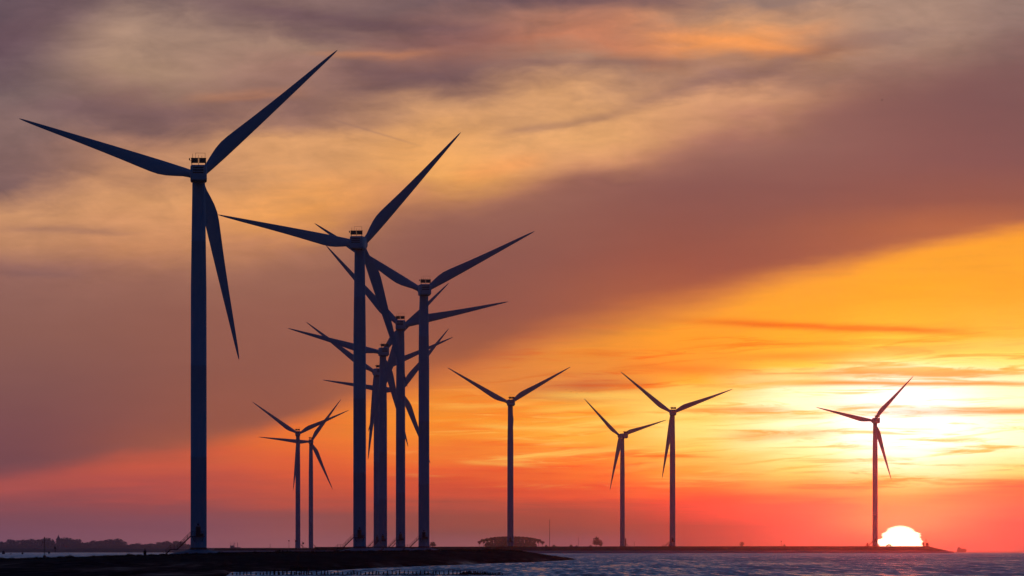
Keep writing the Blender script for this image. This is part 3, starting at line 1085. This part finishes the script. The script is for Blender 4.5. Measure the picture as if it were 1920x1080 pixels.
TREE = {
    # unit trees, about 20 m tall
    'round': (crown_mesh('crown', [(0, 0, 12, 6.5, 6.5), (-4, 1, 9, 4.5, 4), (4, -1, 9.5, 4.5, 4.5), (1, 0, 16, 4, 3.5)], 520, 1.0, 1),
              trunk_mesh(10, 0.55, 5, 1)),
    'tall': (crown_mesh('crown', [(0, 0, 10, 5, 6), (-2.5, 0, 14, 4, 4.5), (2.6, 1, 16, 3.8, 3.5), (4, 0, 8, 4, 4)], 520, 1.0, 2),
             trunk_mesh(11, 0.5, 5, 2)),
    'bushy': (crown_mesh('crown', [(-4, 0, 7, 5.5, 6), (3.5, 1, 6, 5.5, 5), (0, 0, 10, 5, 6), (7, 0, 4, 4, 4)], 900, 1.0, 3),
              trunk_mesh(7, 0.5, 6, 3)),
    'umbrella': (crown_mesh('crown', [(0, 0, 17, 4.8, 2.8), (-3, 1, 15.5, 3.5, 2.2), (3, -1, 15.6, 3.4, 2.3), (0.5, 0, 12.6, 2.2, 2.2)], 420, 0.8, 4),
                 trunk_mesh(15, 0.42, 4, 4)),
}


def tree(kind, px, top, base, D, label, group, wid=1.0):
    z = CAMH - (base - EYE) / F * D
    h = (base - top) / F * D
    x = (px - 960) / F * D
    cm, tm = TREE[kind]
    s = h / 19.5
    root = empty('tree', (x, D, z), label, 'tree', group)
    root.rotation_euler = (0, 0, random.uniform(0, 6.28))
    root.scale = (s * wid, s * wid, s)
    for nm, me in (('crown', cm), ('trunk', tm)):
        o = bpy.data.objects.new(nm, me)
        COL.objects.link(o)
        o.parent = root
    return root


# far wood along the horizon on the left: outline of its tops
WOOD = [(0, 1017), (10, 1015), (20, 1013.5), (31, 1015), (40, 1018), (47, 1014), (57, 1012.5), (68, 1011), (78, 1012), (89, 1010.5),
        (98, 1011), (118, 1010), (128, 1010.5), (137, 1010), (144, 1013), (154, 1019), (161, 1016.5), (169, 1017.5), (178, 1015.5),
        (186, 1014.5), (194, 1014.5), (204, 1013), (213, 1011.5), (222, 1012), (230, 1017), (238, 1021), (250, 1022), (259, 1020.5),
        (268, 1021), (277, 1022), (285, 1021), (294, 1020), (302, 1018.5), (311, 1016.5), (320, 1016), (330, 1016.5), (340, 1017), (351, 1020)]
for k, (px, top) in enumerate(WOOD):
    tree(['round', 'bushy', 'tall'][k % 3], px, top - 2.5, 1031.5, 15600 + (k * 37 % 5) * 260,
         'hazy blue tree of the far wood left of the largest tower', 'trees of the far wood', 1.75 if 1030 - top > 12 else 2.3)
for k in range(44):
    px = -70 + k * 10.3
    tree(['bushy', 'round'][k % 2], px + random.uniform(-4, 4), 1022 + random.uniform(-1.5, 2), 1030.5, 13600 + (k % 4) * 160,
         'low hazy tree in the front edge of the far wood', 'low trees before the far wood', 2.3)
# umbrella shaped grove behind the lone turbine
for k in range(17):
    t = k / 16
    px = 899 + t * 118
    top = 1014.5 - 9.0 * (1 - (2 * t - 1) ** 2) ** 0.62
    tree('umbrella', px, top, 1027.5, 8900 + (k * 53 % 7) * 18, 'slender hazy tree of the flat topped grove behind the lone turbine',
         'trees of the flat topped grove', 1.25)
for k in range(13):
    t = (k + 1) / 14
    tree('bushy', 908 + t * 100, 1014.5 - 7.5 * (1 - (2 * t - 1) ** 2) ** 0.62, 1028.5, 9080 + (k * 31 % 5) * 15,
         'fuller hazy tree filling the inside of the flat topped grove', 'inner trees of the flat topped grove', 0.9)
# single trees and bushes on the horizon
for (kind, px, top, base, D, lab, w) in (
        ('round', 811, 1015.5, 1028, 8900, 'pale round tree just right of the cluster of turbine towers', 1.3),
        ('bushy', 1024, 1020, 1028, 9100, 'low bush just right of the flat topped grove', 1.0),
        ('bushy', 1039, 1019.5, 1028, 9150, 'low bush at the foot of the tall radio mast', 1.2),
        ('bushy', 1071, 1019.5, 1028, 9000, 'left bush of the two between radio mast and big double tree', 1.3),
        ('bushy', 1081, 1021, 1028, 9050, 'right bush of the two between radio mast and big double tree', 1.2),
        ('bushy', 1107, 1020.5, 1028, 9100, 'low bush touching the left side of the big double tree', 1.2),
        ('round', 1118, 1006.0, 1028, 8900, 'tall left half of the big hazy double tree beyond the dike', 0.92),
        ('round', 1126, 1012, 1028, 8950, 'shorter right half of the big hazy double tree beyond the dike', 0.95),
        ('round', 1391, 1015.5, 1027, 8800, 'dome shaped bush alone beyond the dike, right of the two turbines', 1.3),
        ('bushy', 1471, 1019, 1027, 8900, 'pale low bush beside a thin pole, midway to the sun', 0.9)):
    tree(kind, px, top, base, D, lab, None, w)


# ------------------------------------------------------------------ masts, poles and small structures
def pole(name, px, top, base, D, r, label, cat, group=None, head=None):
    p = at(px, base, D)
    h = (base - top) / F * D
    root = empty(name, p, label, cat, group)
    b = MB()
    b.tube((0, 0, -0.3), (0, 0, h), r, r * 0.7, 8)
    b.build('shaft', M['steel'], root)
    if head == 'ball':
        b = MB()
        k = r * 4.2
        b.lathe([(0.02, h - k), (k * 0.7, h - k * 0.7), (k, h), (k * 0.7, h + k * 0.7), (0.02, h + k)], 16)
        b.build('round_topmark', M['dark'], root, True)
    elif head == 'box':
        b = MB()
        b.box((0.35, 0, h - 0.5), (0.7, 0.5, 0.8), bev=0.05)
        b.tube((0, 0, h), (-0.4, 0, h + 0.35), 0.05, n=6)
        b.build('equipment_box', M['dark'], root)
    elif head == 'can':
        b = MB()
        b.lathe([(r * 2.6, h - r * 6), (r * 2.8, h - r * 3), (r * 2.2, h)], 12)
        b.build('can_topmark', M['dark'], root, True)
    return root


# beacon mast on the crest at the left
p = at(83.5, 1046.5, 990)
bm_root = empty('beacon_mast', p, 'slim dark beacon mast with a square foot on the crest at the far left', 'beacon')
b = MB(); b.box((0, 0, 0.1), (0.5, 0.5, 0.75), bev=0.04); b.build('foot_block', M['dark'], bm_root)
b = MB()
for sx, sy in ((-1, -1), (1, -1), (0, 1)):
    b.tube((sx * 0.09, sy * 0.09, 0.4), (sx * 0.06, sy * 0.06, 3.4), 0.02, n=6)
for k in range(16):
    z = 0.5 + k * 0.18
    b.tube((-0.09, -0.09, z), (0.09, -0.09, z + 0.09), 0.012, n=5)
    b.tube((0.09, -0.09, z + 0.09), (0, 0.09, z + 0.18), 0.012, n=5)
b.build('lattice_mast', M['steel'], bm_root)
b = MB(); b.lathe([(0.06, 3.4), (0.09, 3.45), (0.09, 3.62), (0.03, 3.7)], 12); b.build('lantern', M['dark'], bm_root, True)
b = MB(); b.tube((-0.05, 0, 2.75), (-0.32, 0, 2.75), 0.02, n=6); b.tube((-0.32, 0, 2.6), (-0.32, 0, 3.02), 0.045, n=8)
b.build('side_lamp', M['dark'], bm_root)

for (px, top, base, r, lab) in ((6.5, 1033, 1047, 0.28, 'thick post in the hazy water at the left edge'),
                                (20.5, 1038, 1047, 0.22, 'short post in the hazy water, second from the left edge'),
                                (42, 1036, 1046, 0.18, 'faint post in the hazy water left of the beacon mast'),
                                (92, 1034, 1045, 0.18, 'post in the hazy water just right of the beacon mast'),
                                (103.5, 1025, 1035, 0.20, 'post farther off below the pointed roof')):
    pole('mooring_post', px, top, base, 2900, r, lab, 'post', 'posts in the hazy water', 'can')
pole('thin_mast', 506.5, 1019.5, 1030, 4300, 0.16, 'thin bare pole left of the pair of small turbines', 'pole')
pole('marker_pole', 541.8, 1014, 1031, 2300, 0.07, 'thin marker pole with a round black topmark', 'marker pole', None, 'ball')
pole('instrument_pole', 553.5, 1012.5, 1031, 2500, 0.08, 'instrument pole with a dark box touching the left small turbine tower', 'pole', None, 'box')
pole('instrument_pole', 567, 1016.5, 1031, 2500, 0.07, 'instrument pole with a dark box between the pair of small turbine towers', 'pole', None, 'box')
pole('wooden_post', 614, 1028.5, 1036, 1035, 0.05, 'single stubby post on the near crest left of the second largest tower', 'post')
pole('radio_mast', 1030.5, 974, 1028, 9400, 0.45, 'very tall thin radio mast right of the flat topped grove', 'radio mast')
pole('lamp_mast', 1084.5, 1008, 1028, 9400, 0.3, 'faint thin mast left of the big double tree', 'mast')
pole('dike_pole', 1189.5, 1016, 1025.5, 3760, 0.13, 'thin pole on the dike right of the smaller paired turbine', 'pole')
pole('thin_pole', 1465, 1014, 1027, 6000, 0.2, 'thin pole beside the pale low bush midway to the sun', 'pole', None, 'can')

# pointed roof in the far wood
D = 14400
p = at(109.5, 1013, D)
house = empty('tower_house', p, 'building with a steep pointed roof rising above the far wood', 'building')
house.scale = (1.5, 1.5, 1.5)
b = MB(); b.box((0, 0, -6), (7, 7, 13)); b.build('wall', M['brick'], house)
b = MB()
b.add([(-4.6, -4.6, 0.5), (4.6, -4.6, 0.5), (4.6, 4.6, 0.5), (-4.6, 4.6, 0.5), (-2.0, -2.0, 4.4), (2.0, -2.0, 4.4), (2.0, 2.0, 4.4), (-2.0, 2.0, 4.4), (0, 0, 9.4)],
      [(0, 3, 2, 1), (0, 1, 5, 4), (1, 2, 6, 5), (2, 3, 7, 6), (3, 0, 4, 7), (4, 5, 8), (5, 6, 8), (6, 7, 8), (7, 4, 8)])
b.build('roof', M['roof'], house)

# distant plant with four thin stacks
D = 9800
p = at(439, 1029, D)
plant = empty('power_plant', p, 'distant low block with four thin chimney stacks right of the largest tower', 'power plant')
b = MB(); b.box((-3.5, 0, 2.6), (6.5, 8, 6), bev=0.3); b.box((4, 3, 1.2), (13, 10, 3), bev=0.2); b.build('main_block', M['concrete'], plant)
for px in (432.6, 437.2, 440, 445.2):
    b = MB()
    x = (px - 439) / F * D
    b.lathe([(0.42, 0), (0.36, 6), (0.32, 10.6), (0.38, 10.7), (0.38, 11)], 14, (x, 2, 0))
    b.build('chimney', M['concrete'], plant, True)

# harbour light and cabinets at the end of the dike
p = at(1737.5, 1024.2, 4205)
hl = empty('harbour_light', p, 'small beacon hut with a lantern at the outer end of the dike', 'beacon')
b = MB(); b.box((0.5, 0, 1.2), (1.7, 1.6, 2.6), bev=0.1); b.build('hut', M['red'], hl)
b = MB(); b.tube((-0.5, 0, -0.2), (-0.5, 0, 4.2), 0.16, 0.12, 10); b.tube((0.7, 0, 2.3), (0.7, 0, 3.3), 0.06, n=6); b.tube((-0.5, 0, 4.6), (-0.5, 0, 5.6), 0.05, 0.03, 6); b.build('mast', M['red'], hl)
b = MB(); b.lathe([(0.5, 3.9), (0.5, 4.0), (0.3, 4.05), (0.3, 4.55), (0.42, 4.6), (0.1, 4.9)], 16, (-0.5, 0, 0)); b.build('lantern', M['dark'], hl, True)


def cabinet(px, top, base, D, w, label):
    p = at(px, base, D)
    h = (base - top) / F * D
    root = empty('equipment_cabinet', p, label, 'cabinet')
    b = MB(); b.box((0, 0, h / 2 - 0.1), (w, 0.9, h + 0.1), bev=0.05); b.build('case', M['red'], root)
    b = MB(); b.box((0, 0, h + 0.03), (w + 0.16, 1.05, 0.1), bev=0.03); b.build('lid', M['dark'], root)


cabinet(1731.8, 1017, 1024.3, 4195, 1.0, 'dark cabinet between the sun and the beacon hut on the dike')
cabinet(1626.3, 1018.5, 1024.3, 4145, 1.2, 'small cabinet left of the orange tinted turbine on the dike')
cabinet(1173.0, 1010, 1025.2, 4620, 1.0, 'dark box fixed beside the smaller paired turbine tower')
cabinet(1254.5, 1020, 1024.6, 3868, 0.7, 'low box left of the foot of the taller paired turbine')

# car parked on the dike in front of the sun
p = at(1666.5, 1024.2, 4150)
car = empty('parked_car', p, 'small dark car parked on the dike against the setting sun', 'car')
b = MB()
prof = [(-2.1, 0.3), (-2.1, 0.75), (-1.75, 0.92), (-1.05, 0.98), (-0.5, 1.42), (0.75, 1.46), (1.5, 1.0), (2.05, 0.9), (2.12, 0.35)]
b.loft([[(x, y, z) for x, z in prof] for y in (-0.8, -0.72, 0.72, 0.8)])
b.build('body', M['car'], car)
for x in (-1.3, 1.35):
    for y in (-0.78, 0.78):
        b = MB(); b.tube((x, y - 0.1, 0.31), (x, y + 0.1, 0.31), 0.31, n=18); b.build('wheel', M['rubber'], car)
for y in (-0.805, 0.805):
    b = MB(); b.add([(-0.95, y, 0.98), (-0.45, y, 1.36), (0.7, y, 1.38), (1.25, y, 1.0)], [(0, 1, 2, 3)]); b.build('side_window', M['glass'], car)

# ship on the horizon
D = 7600
p = at(1803, 1035.2, D)
ship = empty('cargo_ship', p, 'pale hazy ship on the horizon right of the dike end', 'ship')
b = MB()
b.loft([[(-7.0, -1.6, 3.2), (-6.4, -1.6, 0), (5.6, -1.6, 0), (7.0, -1.6, 3.4)], [(-7.0, 1.6, 3.2), (-6.4, 1.6, 0), (5.6, 1.6, 0), (7.0, 1.6, 3.4)]])
b.build('hull', M['hull'], ship)
b = MB(); b.box((-3.5, 0, 4.5), (4.6, 2.6, 2.6), bev=0.15); b.box((-3.8, 0, 6.2), (3.0, 2.2, 1.0), bev=0.1); b.build('deckhouse', M['hull'], ship)
b = MB(); b.box((2.2, 0, 4.0), (6.0, 2.6, 1.4), bev=0.1); b.build('cargo_hatch', M['hull'], ship)


# ------------------------------------------------------------------ jetty, stakes, rubble
DJ = 622
b = MB()
jet = empty('jetty', at(556, 1077.5, DJ), 'low dark timber jetty at the left end of the row of stakes', 'jetty')
sc_ = DJ / F
b.box((3.5 * sc_, 0, 8.4 * sc_), (36 * sc_, 1.6, 2.6 * sc_))
b.box((-16 * sc_, 0, 7.6 * sc_), (60 * sc_, 1.4, 2.2 * sc_))
for k in range(9):
    b.box(((-40 + k * 6.5) * sc_, 0, 9.3 * sc_), (5.6 * sc_, 1.5, 1.0 * sc_))
b.build('deck', M['wood'], jet)
b = MB()
for x, h in ((-12, 14), (-4, 13), (8, 14.5), (20, 14)):
    b.box((x * sc_, 0.2, h * 0.5 * sc_ + 0.2), (1.8 * sc_, 0.12, h * sc_ - 0.35))
b.box((4 * sc_, 0.2, 13.4 * sc_), (34 * sc_, 0.1, 1.6 * sc_))
b.box((4 * sc_, 0.25, 11.2 * sc_), (34 * sc_, 0.1, 2.4 * sc_))
b.build('fender_wall', M['wood'], jet)
for x in (-42, -34, -26, -18, -9, 0, 9, 19):
    b = MB()
    b.tube((x * sc_, -0.5, -0.8), (x * sc_, -0.5, 7 * sc_), 0.07, 0.065, 8)
    b.build('pile', M['wood'], jet)


def stake_mesh(seed):
    r = random.Random(seed)
    b = MB()
    p0 = Vector((0, 0, -0.9))
    p1 = Vector((r.uniform(-0.02, 0.02), 0, -0.1))
    p2 = Vector((r.uniform(-0.03, 0.03), 0, 0.40))
    b.tube(p0, p1, 0.075, 0.072, 9)
    b.tube(p1, p2, 0.072, 0.064, 9)
    b.tube(p2, p2 + Vector((0.01, 0, 0.03)), 0.064, 0.035, 9)
    return b.mesh('stake', M['wood'])


SM = [stake_mesh(k) for k in range(5)]
r = random.Random(3)
px = 427.0
while px < 944:
    o = bpy.data.objects.new('stake', SM[r.randrange(5)])
    COL.objects.link(o)
    D = 622 + r.uniform(-0.5, 0.5)
    o.location = ((px - 960) / F * D, D, float(zw(D)) + (0.0 if px < 865 else 0.05))
    hh = r.uniform(0.72, 1.2) if px > 500 else r.uniform(0.5, 0.9)
    if px > 865:
        hh = 1.15 - (px - 865) / 80 * 0.75 + r.uniform(-0.1, 0.1)
    o.scale = (r.uniform(0.75, 1.15), 1, hh)
    o.rotation_euler = (r.uniform(-0.1, 0.1), r.uniform(-0.12, 0.12), r.uniform(0, 6))
    if px < 865:
        tag(o, 'dark wooden stake standing in the water in the groyne row at the bottom', 'stake', 'stakes of the groyne')
    else:
        tag(o, 'dark stake standing among the rubble stones at the right end of the groyne', 'stake', 'stakes among the rubble')
    px += r.uniform(5.4, 9.4) if px < 865 else r.uniform(3.0, 5.0)

# rubble heap and sill of the groyne
b = MB()
r = random.Random(9)


def stone(b, c, s, r):
    bm = bmesh.new()
    bmesh.ops.create_icosphere(bm, subdivisions=1, radius=1)
    k = Vector((r.uniform(0.7, 1.3), r.uniform(0.7, 1.3), r.uniform(0.5, 0.9)))
    bm.verts.index_update()
    vs = [Vector(c) + Vector((v.co.x * k.x, v.co.y * k.y, v.co.z * k.z)) * s * r.uniform(0.8, 1.15) for v in bm.verts]
    b.add(vs, [[v.index for v in f.verts] for f in bm.faces])
    bm.free()


for k in range(420):
    px = 862 + 84 * r.random() ** 1.1
    D = 622 + r.uniform(-3, 5)
    topy = np.interp(px, [860, 868, 880, 905, 925, 946], [1077, 1072.5, 1071.5, 1074, 1076.5, 1078.5])
    h = (1078.6 - topy) / F * D
    z = r.random() ** 0.7 * h - 0.06 - 0.03 * abs(D - 622)
    stone(b, ((px - 960) / F * D, D, z), r.uniform(0.06, 0.13), r)
tag(b.build('rubble', M['stone']), 'heap of dark rubble stones at the right end of the groyne', 'rubble', kind='stuff')
b = MB()
for k in range(700):
    px = r.uniform(560, 868)
    if px < 690 and r.random() < 0.75:
        continue
    D = 621 + r.uniform(-1.5, 1.0)
    stone(b, ((px - 960) / F * D, D, r.uniform(-0.06, 0.03)), r.uniform(0.05, 0.1), r)
tag(b.build('stone_sill', M['stone']), 'line of dark stones awash at the foot of the stakes', 'stones', kind='stuff')


# ------------------------------------------------------------------ person on the crest
def skin(name, pts, edges, m, parent, sub=2, loc=(0, 0, 0)):
    me = bpy.data.meshes.new(name)
    me.from_pydata([p[:3] for p in pts], edges, [])
    o = bpy.data.objects.new(name, me)
    COL.objects.link(o)
    md = o.modifiers.new('skin', 'SKIN')
    for v, p in zip(me.skin_vertices[0].data, pts):
        rr = p[3] if isinstance(p[3], tuple) else (p[3], p[3])
        v.radius = rr
    me.skin_vertices[0].data[0].use_root = True
    md.use_smooth_shade = True
    s = o.modifiers.new('sub', 'SUBSURF')
    s.levels = s.render_levels = sub
    me.materials.append(m)
    o.parent = parent
    o.location = loc
    return o


DP = 1012
gz = CAMH - (1041.3 - EYE) / F * DP - 0.12
man = empty('person', ((271.8 - 960) / F * DP, DP, gz - 0.45), 'small dark standing person in a coat, seen on the crest left of the largest tower', 'person')
pts = [(0, 0, 0.92, (0.16, 0.12)), (0, 0, 1.15, (0.15, 0.11)), (0, 0, 1.36, (0.18, 0.11)), (0, 0, 1.47, 0.06), (0, 0, 1.54, 0.06), (0, 0.01, 1.66, (0.085, 0.1)), (0, 0.01, 1.74, 0.06),
       (0.19, 0, 1.38, 0.06), (0.25, 0.02, 1.12, 0.05), (0.22, -0.1, 0.9, 0.04), (0.21, -0.14, 0.82, 0.035),
       (-0.19, 0, 1.38, 0.06), (-0.25, 0.02, 1.12, 0.05), (-0.22, -0.1, 0.9, 0.04), (-0.21, -0.14, 0.82, 0.035),
       (0.1, 0, 0.84, 0.095), (0.11, -0.02, 0.47, 0.062), (0.11, 0.01, 0.09, 0.045), (0.12, -0.12, 0.03, 0.035),
       (-0.1, 0, 0.84, 0.095), (-0.11, -0.02, 0.47, 0.062), (-0.11, 0.01, 0.09, 0.045), (-0.12, -0.12, 0.03, 0.035)]
ed = [(0, 1), (1, 2), (2, 3), (3, 4), (4, 5), (5, 6), (2, 7), (7, 8), (8, 9), (9, 10), (2, 11), (11, 12), (12, 13), (13, 14),
      (0, 15), (15, 16), (16, 17), (17, 18), (0, 19), (19, 20), (20, 21), (21, 22)]
skin('body', pts, ed, M['coat'], man)
b = MB()
b.lathe([(0.25, 0.62), (0.27, 0.8), (0.23, 1.05), (0.245, 1.3), (0.2, 1.42), (0.09, 1.5)], 20)
b.build('coat', M['coat'], man, True)
b = MB(); b.lathe([(0.095, 1.66), (0.11, 1.72), (0.08, 1.79), (0.02, 1.81)], 16); b.build('cap', M['coat'], man, True)


# ------------------------------------------------------------------ birds
def bird_mesh(flap, m):
    b = MB()
    rings = []
    for y, rr in ((-0.28, 0.005), (-0.2, 0.035), (-0.05, 0.065), (0.1, 0.06), (0.18, 0.035), (0.22, 0.038), (0.26, 0.02), (0.31, 0.004)):
        rings.append([(rr * math.cos(a * math.pi / 4), y, rr * math.sin(a * math.pi / 4)) for a in range(8)])
    b.loft(rings)
    for s in (-1, 1):
        up = []
        for (x, y0, y1, z) in ((0.03, -0.08, 0.1, 0.02), (0.28, -0.08, 0.13, 0.02 + flap * 0.5), (0.62, -0.12, 0.02, 0.02 + flap), (0.72, -0.12, -0.1, flap * 1.0)):
            up.append([(s * x, y0, z), (s * x, y1, z), (s * x, y1, z + 0.015), (s * x, y0, z + 0.015)])
        b.loft(up)
    return b.mesh('bird', m)


BM = [bird_mesh(f, M['feather']) for f in (0.22, 0.05, -0.12)]
BIRDS = [(1653.5, 188, 0)] + [(1284, 660, 0)] + [(1062 + k * 6.3 + (k * 37 % 5), 730 + (k * 29 % 8), 1) for k in range(7)] + \
        [(1345 + k * 10.5 + (k * 17 % 6), 677 - (k * 13 % 7), 2) for k in range(8)]
LB = {0: None, 1: ('tiny flying bird in the loose flock left of the two paired turbines', 'flock left of the paired turbines'),
      2: ('tiny flying bird in the thin line above the two paired turbines', 'line of birds above the paired turbines')}
for k, (px, py, g) in enumerate(BIRDS):
    D = 2600 if g else 2200
    o = bpy.data.objects.new('bird', BM[k % 3])
    COL.objects.link(o)
    o.location = at(px, py, D)
    s = 0.75 if g else 1.15
    o.scale = (s, s, s)
    o.rotation_euler = (0, 0, R(-70 + (k * 41 % 50)))
    lab = LB[g] or (('lone tiny bird high in the grey cloud at the upper right', None) if k == 0 else ('lone tiny bird above the taller paired turbine', None))
    tag(o, lab[0], 'bird', lab[1])

# ------------------------------------------------------------------ haze
b = MB()
x0, x1, ya, yb, za, zb = -7000, 7000, -60, 20500, -9, 150
b.add([(x0, ya, za), (x1, ya, za), (x1, yb, za), (x0, yb, za), (x0, ya, zb), (x1, ya, zb), (x1, yb, zb), (x0, yb, zb)],
      [(0, 3, 2, 1), (4, 5, 6, 7), (0, 1, 5, 4), (1, 2, 6, 5), (2, 3, 7, 6), (3, 0, 4, 7)])
hm = bpy.data.materials.new('haze')
hm.use_nodes = True
t = hm.node_tree
t.nodes.clear()
pv = t.nodes.new('ShaderNodeVolumePrincipled')
pv.inputs['Color'].default_value = HAZE_COL + (1,)
pv.inputs['Density'].default_value = HAZE_DENS
pv.inputs['Anisotropy'].default_value = 0.974
ou = t.nodes.new('ShaderNodeOutputMaterial')
t.links.new(pv.outputs[0], ou.inputs['Volume'])
hz = b.build('haze', hm)
tag(hz, kind='stuff')
hz.display_type = 'WIRE'
